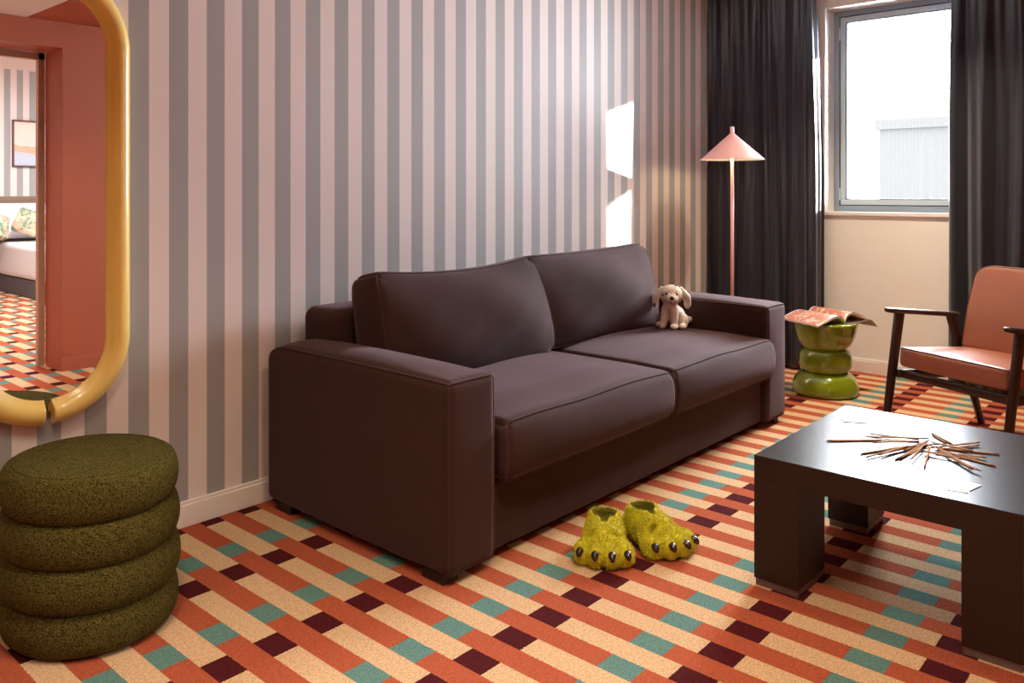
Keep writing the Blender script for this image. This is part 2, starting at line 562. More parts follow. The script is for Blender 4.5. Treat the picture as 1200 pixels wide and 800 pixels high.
# window wall with its opening
WY0, WY1, WZ0, WZ1 = -.70, -2.10, 1.045, 2.43
struct(boxes('wall_back', [((XB, WY0, 0), (XB + .24, .0, 2.62)), ((XB, WY1, 0), (XB + .24, WY0, WZ0)),
                           ((XB, WY1, WZ1), (XB + .24, WY0, 2.62)), ((XB, YR - .31, 0), (XB + .24, WY1, 2.62))], M['cream_wall']))
slab('wall_front', (-1.6, YR, 0), (-1.5, 0, 2.62), M['rust'])
# rust wall opposite the mirror, with the passage to the bedroom
struct(boxes('wall_right', [((2.075, YR - .31, 0), (XB, YR, 2.62)), ((-1.6, YR - .31, 0), (.95, YR, 2.62)),
                            ((.95, YR - .31, 2.14), (2.075, YR, 2.62))], M['rust']))
slab('ceiling', (-1.6, -2.38, 2.60), (5.8, 0.0, 2.68), M['ceiling'])
struct(boxes('ceiling_soffit', [((-1.5, YR, 2.31), (1.86, -2.38, 2.61))], M['ceiling']), 'lowered white ceiling along the passage')
struct(boxes('ceiling_soffit_rust', [((1.86, YR, 2.31), (XB, -2.38, 2.61))], M['rust']), 'lowered rust painted ceiling')
def skirting(name, lo, hi, mat, top):
    # board with a small ledge on top
    return struct(boxes(name, [(lo, hi), top], mat, bevel=.002))
skirting('baseboard_left', (-1.5, -.014, 0), (5.56, 0, .078), M['white'], ((-1.5, -.010, .078), (5.56, 0, .09)))
skirting('baseboard_back', (XB - .014, YR, 0), (XB, 0, .078), M['white'], ((XB - .010, YR, .078), (XB, 0, .09)))
skirting('baseboard_right', (2.061, YR, 0), (5.54, YR + .014, .078), M['rust'], ((2.065, YR, .078), (5.54, YR + .010, .09)))
skirting('trim_1', (2.061, YR - .25, 0), (2.075, YR, .078), M['rust'], ((2.065, YR - .25, .078), (2.075, YR, .09)))
# door frame at the bedroom side of the passage
d1 = struct(boxes('door_1', [((2.03, YR - .36, 0), (2.074, YR - .31, 2.14)), ((.95, YR - .36, 0), (.995, YR - .31, 2.14)),
                             ((.95, YR - .36, 2.09), (2.074, YR - .31, 2.14))], M['doorframe'], bevel=.003), 'brown frame of the bedroom doorway seen in the mirror')

# window
win = struct(thing('window_1', 'grey aluminium window between the two dark curtains', 'window'))
del win['category']
FX = 5.72
def rect_frame(x0, x1, y0, y1, z0, z1, t):
    return [((x0, y1, z0), (x1, y0, z0 + t)), ((x0, y1, z1 - t), (x1, y0, z1)), ((x0, y0 - t, z0 + t), (x1, y0, z1 - t)), ((x0, y1, z0 + t), (x1, y1 + t, z1 - t))]
boxes('window_frame', rect_frame(FX, FX + .078, WY0 + .004, WY1, WZ0 + .008, WZ1 + .004, .040), M['alu'], win, bevel=.002)
boxes('gasket', rect_frame(FX + .012, FX + .07, WY0 - .036, WY1 + .04, WZ0 + .048, WZ1 - .036, .006), M['gasket'], win)
boxes('sash', rect_frame(FX + .004, FX + .068, WY0 - .042, WY1 + .046, WZ0 + .054, WZ1 - .042, .034), M['alu_light'], win, bevel=.003)
boxes('glazing_bead', rect_frame(FX + .016, FX + .06, WY0 - .076, WY1 + .080, WZ0 + .088, WZ1 - .076, .009), M['alu'], win, bevel=.002)
boxes('pane', [((FX + .036, WY1 + .085, WZ0 + .093), (FX + .042, WY0 - .081, WZ1 - .081))], M['glass'], win)
for zz in (WZ0 + .085, WZ1 - .20):
    boxes('hinge', [((FX - .010, WY0 - .050, zz), (FX + .004, WY0 - .036, zz + .085))], M['alu_light'], win, bevel=.003)
slab('trim_2', (XB - .016, WY1, WZ0 - .014), (FX + .004, WY0 + .01, WZ0 + .008), M['white'], 'white window sill')

# outside: pale building far off, and an added unseen slab that cuts the sunlight
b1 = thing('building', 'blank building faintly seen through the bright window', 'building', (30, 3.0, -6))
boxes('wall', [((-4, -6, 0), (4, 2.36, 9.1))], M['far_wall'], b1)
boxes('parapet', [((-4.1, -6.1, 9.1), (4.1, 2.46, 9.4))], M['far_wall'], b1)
boxes('ledge', [((-4.15, -6.1, 6.3), (-4, 2.46, 6.5))], M['far_wall'], b1)
blk = thing('sun_blocker', 'added upright slab with a short beam outside the window, unseen, shaping the sun patch', 'sun blocker', (7.5, -2.118, -3))
boxes('wall', [((0, -1.1, 0), (.10, 0, 12)), ((0, 0, 5.713), (.10, .36, 6.1))], M['blocker_grey'], blk)  # added out of view to bound the sun patch on the striped wall
def wz(x, z): return z + .297 * (7.5 - x) + 3
v = [(0, 0, wz(3.921, 1.31)), (0, .172, wz(4.207, 1.206)), (0, 0, wz(3.921, 1.095))]
v += [(.10, a[1], a[2]) for a in v]
mesh('notch_wedge', v, [(0, 1, 2), (5, 4, 3), (0, 3, 4, 1), (1, 4, 5, 2), (2, 5, 3, 0)], M['blocker_grey'], blk, smooth=False)  # added wedge, shaped to throw the notch in the sun patch

# bedroom beyond the passage (seen in the mirror)
slab('wall_bedroom_far', (1.2, -8.66, 0), (6.1, -8.52, 2.95), M['stripe_bed'])
slab('wall_bedroom_left', (-.1, -8.62, 0), (0, YR - .31, 2.95), M['white'])
slab('wall_bedroom_right', (6.0, -8.62, 0), (6.1, YR - .31, 2.95), M['white'])
slab('wall_bedroom_near', (-.1, YR - .33, 2.62), (6.1, YR - .31, 2.95), M['white'])
slab('wall_bedroom_corner', (-.1, -8.66, 0), (1.2, -8.52, 2.95), M['white'])
slab('ceiling_bedroom', (-.1, -8.66, 2.93), (6.1, YR - .31, 3.0), M['ceiling'])

# ------------------------------------------------------------------ room lamps (recessed ceiling lights)
def downlight(x, y, z, power, label, color=(1, .82, .60), rad=.09, spread=105, group='recessed ceiling lights'):
    t = thing('ceiling_downlight', label, 'ceiling light', (x, y, z), 0, group)
    lathe('trim_ring', [(rad, -.002), (rad + .016, -.002), (rad + .02, -.008), (rad + .012, -.012), (rad, -.008), (rad, -.002)], M['white'], t, 32)
    ld = bpy.data.lights.new('downlight_bulb', 'AREA'); ld.shape = 'DISK'; ld.size = rad * 2; ld.energy = power; ld.color = color; ld.spread = math.radians(spread)
    lo_ = bpy.data.objects.new('downlight_bulb', ld); COL.objects.link(lo_); lo_.parent = t; lo_.location = (0, 0, -.006)
    return t
for x, y, z, p, lab in ((.55, -1.35, 2.60, 1.0, 'round ceiling downlight nearest the mirror'), (1.35, -2.0, 2.60, 1.2, 'round ceiling downlight in front of the coffee table'),
                        (2.7, -1.9, 2.60, .5, 'round ceiling downlight above the coffee table'), (4.7, -1.5, 2.60, 2.0, 'round ceiling downlight nearest the window'),
                        (-.6, -1.4, 2.60, 1.0, 'round ceiling downlight farthest from the window')):
    downlight(x, y, z, WARM_POWER * p, lab)
downlight(1.45, -2.75, 2.31, WARM_POWER * .12, 'round downlight in the lowered ceiling by the doorway')
downlight(3.2, -6.2, 2.93, 110, 'added round ceiling light over the bed, standing in for daylight', (.93, .96, 1), .30, 170)  # added to brighten the bedroom in place of daylight
downlight(2.4, -4.9, 2.93, 110, 'added round ceiling light inside the bedroom door, standing in for daylight', (.93, .96, 1), .30, 170)  # added for the bright daylit carpet beyond the doorway

# ------------------------------------------------------------------ sofa
sofa = thing('sofa', 'brown velvet two-seat sofa against the striped wall', 'sofa', (2.9, -.54, 0))
SX, SY = 2.9, -.54
def L(x, y, z=0): return (x - SX, y - SY, z)
boxes('base', [(L(1.88, -1.005, .03), L(3.92, -.10, .25))], M['sofa'], sofa, bevel=.012, seg=3)
def arm_warp(o, U):
    return o
for x0, x1, flip in ((1.69, 1.90, 1), (3.885, 4.115, -1)):
    hx, hy, hz = (x1 - x0) / 2, .495, .2925
    rb = RBox((hx, hy, hz), .028, (.0, .006, .022), None)
    def wp(o, U):
        o = o.copy()
        t = np.clip((U[:, 1] - .78) / .22, 0, 1)
        o[:, 2] -= np.clip(U[:, 2], 0, 1) ** 2 * .05 * t ** 2
        return o
    rb.warp = wp
    a = rb.obj('armrest', M['sofa'], sofa, L((x0 + x1) / 2, -.545, .03 + hz), n=16)
    # piping along both long top edges and round the front face
    lp = rb.loop(1, -1)
    tube('piping', lp, .0045, M['piping'], a, 6, True)
    for s_ in (-1, 1):
        P = np.zeros((60, 3)); P[:, 0] = s_; P[:, 2] = 1; P[:, 1] = np.linspace(-1, 1, 60)
        tube('piping', rb.pt(P), .0045, M['piping'], a, 6)
# backrest behind the cushions
rb = RBox((1.065, .115, .345), .045, (0, .01, .01))
rb.obj('backrest', M['sofa'], sofa, L(2.905, -.17, .395), n=14)
# seat cushions
# back cushions: plump pillows leaning on the backrest, corners pulled out
def round_corners(o, ka, kb, ha, hb, rad, only_top=False):
    """round the corners of a panel in the plane of axes ka, kb"""
    o = o.copy(); y, z = o[:, ka].copy(), o[:, kb].copy()
    yy = np.abs(y) - (ha - rad); zz = (z if only_top else np.abs(z)) - (hb - rad)
    m = (yy > 0) & (zz > 0); d = np.maximum(yy, zz); l = np.hypot(yy, zz)
    f = np.where(m & (l > 0), d / np.where(l > 0, l, 1), 1)
    o[:, ka] = np.where(m, np.sign(y) * (ha - rad + yy * f), y)
    o[:, kb] = np.where(m, (np.sign(z) if not only_top else 1) * (hb - rad + zz * f), z)
    return o
for x0, x1 in ((1.920, 2.962), (2.952, 3.935)):
    def wseat(o, U, x0=x0, x1=x1):
        o = round_corners(o, 0, 2, (x1 - x0) / 2, .100, .042)
        top = np.clip(U[:, 2], 0, 1)
        o[:, 2] += .020 * top * (1 - U[:, 0] ** 4) * np.clip((U[:, 1] + 1) * 2, .35, 1)
        o[:, 2] += .004 * np.sin(U[:, 0] * 5 + x0 * 3) * top * (1 - U[:, 0] ** 2)
        o[:, 1] -= .020 * np.clip(-U[:, 1], 0, 1) * (1 - U[:, 2] ** 2)
        return o
    rb = RBox(((x1 - x0) / 2, .385, .100), .030, (.006, .024, .012), wseat)
    c = rb.obj('seat_cushion', M['sofa'], sofa, L((x0 + x1) / 2, -.665, .352), n=20)
    tube('piping', rb.loop(1, -1), .0048, M['piping'], c, 6, True)
def back_cushion(xc, yy, z, wd, tilt, rz, sag, slant, lift):
    def warp(o, U):
        cx, cz = U[:, 0], U[:, 2]
        o = round_corners(o, 0, 2, wd / 2, .225, .055)
        o[:, 2] -= sag * (1 - cx ** 2) * np.clip(cz, 0, 1)
        o[:, 2] += lift * cx * np.clip(cz, 0, 1)
        o[:, 0] -= slant * np.clip(cx, 0, 1) ** 2 * np.clip((cz + 1) / 2, 0, 1) ** 2
        o[:, 1] *= 1 - .30 * np.clip(np.abs(cz) ** 4, 0, 1)
        o[:, 1] += (.006 * np.sin(cx * 4.5 + cz * 3 + xc) + .0015 * np.sin(cx * 11 - cz * 7)) * (1 - cz ** 4) * (1 - cx ** 4)
        return o
    rb = RBox((wd / 2, .085, .225), .026, (.012, .075, .006), warp)
    c = rb.obj('back_cushion', M['sofa'], sofa, L(xc, yy, z), (tilt, 0, rz), n=22)
    tube('piping', rb.loop(1, -1), .0048, M['piping'], c, 6, True)
    tube('piping', rb.loop(1, 1), .0048, M['piping'], c, 6, True)
back_cushion(2.39, -.395, .668, .97, -.20, .0, .034, .075, .004)
back_cushion(3.305, -.365, .676, 1.00, -.17, -.02, .012, .05, .010)
for fx in (1.72, 4.06):
    for fy in (-1.01, -.20):
        boxes('foot', [(L(fx - .02, fy, 0), L(fx + .04 if fx < 3 else fx + .03, fy + .10, .032))], M['foot'], sofa, bevel=.003)
boxes('foot', [(L(2.86, -.96, 0), L(2.94, -.88, .032))], M['foot'], sofa, bevel=.003)

# ------------------------------------------------------------------ coffee table
tb = thing('coffee_table', 'low dark brown wooden coffee table with thick square legs', 'table', (2.715, -2.05, 0))
def T(x, y, z): return (x - 2.715, y + 2.05, z)
boxes('tabletop', [(T(2.33, -2.40, .317), T(3.10, -1.70, .389))], [M['table']], tb, bevel=.0015)
boxes('top_veneer', [(T(2.3305, -2.3995, .3885), T(3.0995, -1.7005, .3905))], M['table_top'], tb)
for x0, x1 in ((2.33, 2.53), (2.925, 3.10)):
    for y0, y1 in ((-1.838, -1.70), (-2.40, -2.262)):
        lg = boxes('leg', [(T(x0, y0, .022), T(x1, y1, .318))], M['table'], tb, bevel=.0015)
        boxes('foot_plate', [(T(x0 + .004, y0 + .004, 0), T(x1 - .004, y1 - .004, .024))], M['plinth'], lg, bevel=.001)

# pick-up sticks on the table: (x0, y0, x1, y1)
ST = [(2.605, -1.814, 2.729, -1.946), (2.723, -1.892, 2.824, -2.061), (2.759, -1.897, 2.808, -2.035), (2.658, -1.937, 2.78, -2.043),
      (2.541, -1.939, 2.71, -2.022), (2.511, -1.965, 2.664, -2.016), (2.549, -1.989, 2.687, -2.029), (2.557, -1.989, 2.761, -2.048),
      (2.548, -2.035, 2.797, -2.063), (2.57, -2.043, 2.736, -2.059), (2.605, -2.059, 2.775, -2.064), (2.572, -2.076, 2.731, -2.066),
      (2.526, -2.122, 2.754, -2.079), (2.917, -2.04, 2.83, -2.126), (2.896, -2.05, 2.827, -2.109), (2.67, -2.072, 2.681, -2.195),
      (2.768, -2.095, 2.887, -2.19), (2.747, -2.11, 2.869, -2.191), (2.795, -2.067, 2.78, -2.196), (2.759, -2.097, 2.816, -2.257),
      (2.733, -2.094, 2.686, -2.273), (2.681, -2.145, 2.589, -2.254), (2.74, -2.102, 2.597, -2.231), (2.755, -2.093, 2.592, -2.236),
      (2.742, -2.103, 2.72, -2.224), (2.701, -2.104, 2.745, -2.237), (2.688, -2.068, 2.671, -2.192), (2.681, -2.025, 2.803, -2.096),
      (2.653, -2.029, 2.816, -2.063), (2.605, -1.999, 2.731, -2.046), (2.756, -2.074, 2.635, -2.105)]
SL = {0: 'pick-up stick pointing farthest left out of the heap', 12: 'pick-up stick pointing towards the table front, alone',
      13: 'longer of two pick-up sticks crossing at the back of the heap', 14: 'shorter of two pick-up sticks crossing at the back of the heap',
      19: 'pick-up stick reaching farthest right out of the heap', 20: 'pick-up stick ending rightmost towards the table front'}
for i, (x0, y0, x1, y1) in enumerate(ST):
    ln = math.hypot(x1 - x0, y1 - y0); r = .0029
    k = np.array([-.5, -.47, -.4, .4, .47, .5])
    vv, ff = tube_geo([(t, 0, 0) for t in k], [.25, .8, 1, 1, .8, .25], 7)
    vv = [(a[0], a[1] * r / ln, a[2] * r / ln) for a in vv]
    o = mesh('pick_up_stick', vv, ff, M['stick'])
    za = .3932 + (i % 4) * .0022; zb = .3932 + ((i * 7 + 2) % 5) * .0018
    if i in SL: za = zb = .3934
    o.location = ((x0 + x1) / 2, (y0 + y1) / 2, (za + zb) / 2)
    o.rotation_euler = (0, -math.asin((zb - za) / ln), math.atan2(y1 - y0, x1 - x0))
    o.scale = (ln, ln, ln)
    tag(o, SL.get(i, 'thin wooden pick-up stick inside the tangled heap on the coffee table'), 'stick', 'pick-up sticks on the coffee table')
# cards
def card(x, y, rz, z, label):
    bm = bmesh.new()
    hx, hy, r = .044, .031, .005
    pts = []
    for cx, cy, a0 in ((hx - r, hy - r, 0), (-hx + r, hy - r, 90), (-hx + r, -hy + r, 180), (hx - r, -hy + r, 270)):
        for a in range(0, 91, 18): pts.append((cx + r * math.cos(math.radians(a0 + a)), cy + r * math.sin(math.radians(a0 + a))))
    lo_ = [bm.verts.new((a, b, 0)) for a, b in pts]; hi_ = [bm.verts.new((a, b, .0006)) for a, b in pts]
    bm.faces.new(lo_[::-1]); bm.faces.new(hi_)
    for i in range(len(pts)): j = (i + 1) % len(pts); bm.faces.new((lo_[i], lo_[j], hi_[j], hi_[i]))
    me = bpy.data.meshes.new('playing_card'); bm.to_mesh(me); bm.free()
    o = link('playing_card', me, M['card'], None, (x, y, z), (0, 0, rz), False)
    tag(o, label, 'card', 'cards on the coffee table')
card(2.452, -2.236, math.radians(-12), .3922, 'top card of the pair at the front of the coffee table')
card(2.440, -2.226, math.radians(12), .3912, 'under card of the pair at the front of the coffee table')
card(2.915, -1.800, math.radians(-62), .3922, 'top card of the pair at the far corner of the coffee table')
card(2.928, -1.785, math.radians(-38), .3912, 'under card of the pair at the far corner of the coffee table')

# ------------------------------------------------------------------ slippers
def slipper(label, loc, rz, seed=1):
    t = thing('monster_slipper', label, 'slipper', loc, rz, 'monster feet slippers by the sofa')
    toes = [(.088, .066, .030), (.110, .024, .033), (.108, -.022, .033), (.084, -.064, .030)]
    def opening(P):
        op = sd_ell(P, (-.062, 0, .140), (.047, .042, .078))
        return smin(op, sd_cap(P, (-.04, 0, .150), (.004, 0, .098), .026, .007), .012)
    def fn(P):
        d = sd_ell(P, (.055, 0, .034), (.055, .084, .044))
        d = smin(d, sd_cap(P, (.03, 0, .040), (-.080, 0, .040), .066, .056), .02)
        d = smin(d, sd_cap(P, (-.040, 0, .05), (-.062, 0, .080), .064, .054), .02)
        for q in toes: d = smin(d, sd_ell(P, q, (.042, .029, .036)), .006)
        # soft crease between the instep and the padded toes
        cr = sd_cap(P, (.052, -.075, .075), (.052, .075, .075), .010, .010)
        d = smax(d, -cr, .016)
        op = opening(P)
        d = smax(d, -op, .010)
        return smax(d, -(P[..., 2] - .006), .004)
    V, F = surface_nets(fn, (-.17, -.13, -.01), (.18, .13, .17), .0050)
    V, F = fuzz(V, F, 15000, .0085, .0011, seed, .002, .6)
    fu = mesh('fur_upper', V, F, [M['fur'], M['fur_shaded']], t)
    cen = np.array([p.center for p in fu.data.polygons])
    fu.data.polygons.foreach_set('material_index', (opening(cen) < .003).astype(int))  # faces inside the opening take the darker colour painted for shade
    ellipsoid('lining', (-.062, 0, .064), (.044, .038, .010), M['fur_shaded'], t)
    n = 48; out = []
    for k in range(n):
        a = 2 * PI * k / n; x = .010 + .124 * math.cos(a); y = (.058 + .030 * (.5 + .5 * math.cos(a))) * math.sin(a); out.append((x, y))
    vv = [(x, y, 0) for x, y in out] + [(x, y, .010) for x, y in out]
    ff = [tuple(range(n))[::-1], tuple(range(n, 2 * n))] + [(k, (k + 1) % n, n + (k + 1) % n, n + k) for k in range(n)]
    mesh('sole', vv, ff, M['sole'], t)
    for x, y, z in toes:
        an = math.atan2(y, .20)
        path = smooth_path([(0, 0, 0), (.012, 0, .002), (.022, 0, -.002), (.029, 0, -.009)], 5)
        rr = np.interp(np.linspace(0, 1, len(path)), [0, .3, .7, 1], [.0130, .0130, .0095, .003])
        tube('claw', path, rr, M['claw'], t, 12, False, (x + .022 * math.cos(an), y + .020 * math.sin(an), z + .014), (0, 0, an))
    return t
slipper('left yellow-green furry monster slipper, nearer the sofa', (2.214, -1.232, 0), math.radians(-146), 3)
slipper('right yellow-green furry monster slipper, turned towards the coffee table', (2.375, -1.320, 0), math.radians(-113), 4)

# ------------------------------------------------------------------ plush dog
def plush_dog():
    t = thing('plush_dog', 'small cream spotted plush puppy sitting on the right seat cushion', 'toy', (3.745, -.585, .477), math.radians(-172))
    t.scale = (.96, .96, .96)
    HR = math.radians(24); ch_, sh_ = math.cos(HR), math.sin(HR)
    def turn(p): return (.01 + (p[0] - .01) * ch_ - p[1] * sh_, (p[0] - .01) * sh_ + p[1] * ch_, p[2])
    def unturn(P):
        Q = P.copy(); x = P[..., 0] - .01; y = P[..., 1]
        Q[..., 0] = .01 + x * ch_ + y * sh_; Q[..., 1] = -x * sh_ + y * ch_; return Q
    # local +X is where the dog looks
    def body(P):
        d = sd_ell(P, (-.045, 0, .055), (.062, .052, .055))
        d = smin(d, sd_cap(P, (-.02, 0, .07), (.022, 0, .125), .046, .036), .03)
        for s_ in (-1, 1):
            d = smin(d, sd_cap(P, (.030, s_ * .026, .105), (.042, s_ * .032, .022), .021, .017), .012)
            d = smin(d, sd_ell(P, (.056, s_ * .033, .015), (.027, .019, .016)), .006)
            d = smin(d, sd_ell(P, (-.035, s_ * .050, .038), (.046, .026, .038)), .008)
            d = smin(d, sd_ell(P, (.012, s_ * .066, .015), (.030, .019, .016)), .008)
        d = smin(d, sd_cap(P, (-.09, .015, .03), (-.125, .050, .035), .018, .016), .01)
        P0 = P; P = unturn(P)
        d = smin(d, sd_ell(P, (.022, 0, .182), (.056, .060, .054)), .012)
        d = smin(d, sd_ell(P, (.074, 0, .166), (.030, .032, .026)), .014)
        return smax(d, -P0[..., 2], .003)
    V, F = surface_nets(body, (-.16, -.12, -.008), (.13, .12, .25), .0045)
    V, F = fuzz(V, F, 6000, .004, .0008, 5, .001, .8)
    mesh('body', V, F, M['plush'], t)
    for s_ in (-1, 1):
        def ear(P, s_=s_):
            P = unturn(P)
            d = sd_cap(P, (.015, s_ * .050, .212), (.012, s_ * .078, .175), .014, .020)
            return smin(d, sd_ell(P, (.014, s_ * .086, .140), (.012, .019, .034)), .02)
        V, F = surface_nets(ear, (-.08, s_ * .08 - .08, .08), (.08, s_ * .08 + .08, .25), .004)
        e = mesh('ear', V, F, M['plush'], t)
        ellipsoid('eye', turn((.069, s_ * .026, .190)), (.0075, .008, .0095), M['black_gloss'], t)
    ellipsoid('nose', turn((.103, 0, .173)), (.009, .012, .010), M['black_gloss'], t)
    tube('mouth', smooth_path([turn(q) for q in ((.098, -.013, .152), (.102, -.005, .147), (.103, 0, .153), (.102, .005, .147), (.098, .013, .152))], 5), .0015, M['leather'], t, 6)
    for c, r in ((turn((.058, -.046, .186)), (.006, .007, .009)), (turn((.030, .022, .233)), (.008, .008, .004)), ((.051, -.034, .048), (.005, .008, .007)),
                 (turn((.026, -.090, .128)), (.004, .008, .008)), ((-.028, -.048, .110), (.010, .004, .009)), ((-.055, .067, .05), (.010, .006, .010)), ((.078, -.034, .018), (.005, .006, .004))):
        ellipsoid('spot', c, r, M['plush_grey'], t, seg=12)
    return t
plush_dog()

# ------------------------------------------------------------------ green stool and magazine
st = thing('side_stool', 'glossy olive green ceramic stool of three stacked rounds', 'stool', (4.834, -.972, 0))
pr = [(0, 0), (.172, 0), (.184, .012), (.186, .034), (.180, .068), (.162, .104), (.134, .128), (.118, .134)]
lathe('base_dome', smooth_path([(a, 0, b) for a, b in pr[1:]], 6)[:, [0, 2]].tolist() + [(.0, .134)], M['green_glaze'], st)
lathe('middle_ring', smooth_path([(a, 0, b) for a, b in ((.112, .128), (.136, .142), (.149, .170), (.151, .200), (.147, .232), (.133, .258), (.114, .270))], 6)[:, [0, 2]].tolist(), M['green_glaze'], st)
lathe('top_bowl', [(0, .264)] + smooth_path([(a, 0, b) for a, b in ((.112, .264), (.128, .274), (.150, .304), (.168, .345), (.178, .395), (.180, .418), (.174, .425))], 6)[:, [0, 2]].tolist() + [(0, .425)], M['green_glaze'], st)

mg = thing('magazine', 'open magazine lying on the green stool with its back cover hanging over', 'magazine', (4.834, -.975, .4255), math.radians(-20.8))
def sheet(name, prof, y0, y1, th, mat, twist=0, parent=mg):
    P = smooth_path([(a, 0, b) for a, b in prof], 8)
    ny = 6; V = []
    for s_ in (0, 1):
        for j in range(ny + 1):
            y = y0 + (y1 - y0) * j / ny
            for x, _, z in P: V.append((x, y, z + s_ * th + twist * (j / ny - .5) * abs(x)))
    n = len(P); m = n * (ny + 1); F = []
    for s_ in (0, 1):
        for j in range(ny):
            for i in range(n - 1):
                q = (s_ * m + j * n + i, s_ * m + j * n + i + 1, s_ * m + (j + 1) * n + i + 1, s_ * m + (j + 1) * n + i)
                F.append(q if s_ else q[::-1])
    for j in range(ny):
        F.append((j * n, m + j * n, m + (j + 1) * n, (j + 1) * n)); F.append((j * n + n - 1, (j + 1) * n + n - 1, m + (j + 1) * n + n - 1, m + j * n + n - 1))
    for i in range(n - 1):
        F.append((i, i + 1, m + i + 1, m + i)); F.append((ny * n + i, m + ny * n + i, m + ny * n + i + 1, ny * n + i + 1))
    return mesh(name, V, F, mat, parent)
left = [(-.215, .010), (-.17, .026), (-.10, .048), (-.04, .050), (-.01, .030), (0, .012)]
right = [(0, .012), (.012, .042), (.05, .064), (.10, .056), (.16, .032), (.19, .020)]
sheet('page_block', [(a, max(b - .012, .001)) for a, b in left], -.139, .139, .010, M['paper'], .05)
sheet('page_block', [(a, max(b - .012, .001)) for a, b in right], -.139, .139, .010, M['paper'])
sheet('page', [(a, b) for a, b in left], -.14, .14, .0015, M['page'], .05)
sheet('page', [(a, b) for a, b in right], -.14, .14, .0015, M['page'])
sheet('cover', [(.0, .0012), (.08, .0012), (.15, .006), (.20, .012), (.235, .0), (.275, -.035)], -.14, .14, .0018, M['cover'])

# ------------------------------------------------------------------ floor lamp
fl = thing('floor_lamp', 'pink floor lamp with cone shade in front of the left curtain', 'lamp', (4.70, -.447, 0))
lathe('lamp_base', [(0, 0), (.125, 0), (.13, .004), (.13, .012), (.126, .016), (.012, .018), (.012, .03)], M['pink'], fl)
lathe('pole', [(0, .016), (.0105, .016), (.0105, 1.52), (0, 1.52)], M['pink'], fl, 20)
sh = lathe('lamp_shade', [(.014, 1.548), (.193, 1.388), (.195, 1.386), (.1935, 1.3855)], M['pink'], fl)
lathe('shade_lining', [(.1935, 1.3855), (.190, 1.3870), (.011, 1.5455), (.0108, 1.52)], M['lamp_white'], sh)
lathe('finial', [(.014, 1.546), (.0125, 1.552), (.0125, 1.588), (.010, 1.591), (0, 1.591)], M['pink'], fl, 20)
bulb = plain('warm_bulb', srgb(255, 240, 215), .4, emit=((1, .74, .42, 1), 50.0))
for s_ in (-1, 1):
    ellipsoid('bulb', (s_ * .045, 0, 1.425), (.026, .026, .030), bulb, fl)

# ------------------------------------------------------------------ curtains
def curtain(name, plan, label, folds, amp, top, bot=.015, seed=1, nz=44, nu=420, flare=None):
    P = smooth_path([(a, b, 0) for a, b in plan], 30)[:, :2]
    seg = np.r_[0, np.cumsum(np.linalg.norm(np.diff(P, axis=0), axis=1))]
    u = np.linspace(0, 1, nu); s_ = u * seg[-1]
    C = np.stack([np.interp(s_, seg, P[:, 0]), np.interp(s_, seg, P[:, 1])], 1)
    Tn = np.gradient(C, axis=0); Tn /= np.linalg.norm(Tn, axis=1, keepdims=True)
    Nn = np.stack([-Tn[:, 1], Tn[:, 0]], 1)
    rg = np.random.default_rng(seed); ph = rg.random(8) * 6.28
    V = []
    for k in range(nz):
        h = k / (nz - 1); z = bot + (top - bot) * h
        warp = u + .012 * np.sin(3 * h + 9 * u + ph[0]) + .010 * np.sin(17 * u + 2.2 * h + ph[1])
        wide = np.sin(2 * PI * folds * warp + ph[2]) + .35 * np.sin(2 * PI * folds * 2.3 * warp + ph[3] + h) + .35 * np.sin(2 * PI * folds * .6 * warp + ph[5])
        fine = np.sin(2 * PI * folds * 2.0 * u + ph[4]) + .5 * np.sin(2 * PI * folds * 3.7 * u + ph[6])
        tt = np.clip((h - .62) / .38, 0, 1)
        off = amp * (wide * (1 - .70 * tt) + .22 * fine * tt)
        env = np.clip(np.minimum(u, 1 - u) / .03, 0, 1)
        off = off * env
        Q = C + Nn * off[:, None]
        if flare: Q = flare(Q, u, h)
        V += [(q[0], q[1], z) for q in Q]
    F = [(k * nu + i, k * nu + i + 1, (k + 1) * nu + i + 1, (k + 1) * nu + i) for k in range(nz - 1) for i in range(nu - 1)]
    o = mesh(name, V, F, M['curtain'])
    md = o.modifiers.new('thickness', 'SOLIDIFY'); md.thickness = .003; md.offset = 0
    return tag(o, label, 'curtain', 'dark curtains at the window')
def flare_left(Q, u, h):
    Q = Q.copy(); e = np.clip((u - .80) / .20, 0, 1)
    pull = np.clip((h - .50) / .5, 0, 1) ** 1.2
    Q[:, 1] += .055 * e * pull
    return Q
curtain('curtain', [(5.19, -.020), (5.215, -.12), (5.25, -.25), (5.30, -.40), (5.35, -.55), (5.37, -.635), (5.42, -.675), (5.50, -.715)],
        'dark satin curtain on the left of the window behind the pink lamp', 5.2, .026, 2.57, seed=4, flare=flare_left)
curtain('curtain', [(5.49, -1.50), (5.43, -1.53), (5.42, -1.70), (5.42, -1.95), (5.42, -2.2), (5.42, -2.5)],
        'dark satin curtain on the right of the window behind the leather armchair', 5.5, .036, 2.57, seed=9)
boxes('curtain_rail', [((5.36, -2.9, 2.575), (5.44, -.03, 2.60))], M['white'])
tag(bpy.data.objects['curtain_rail'], 'white curtain rail under the ceiling', 'rail')

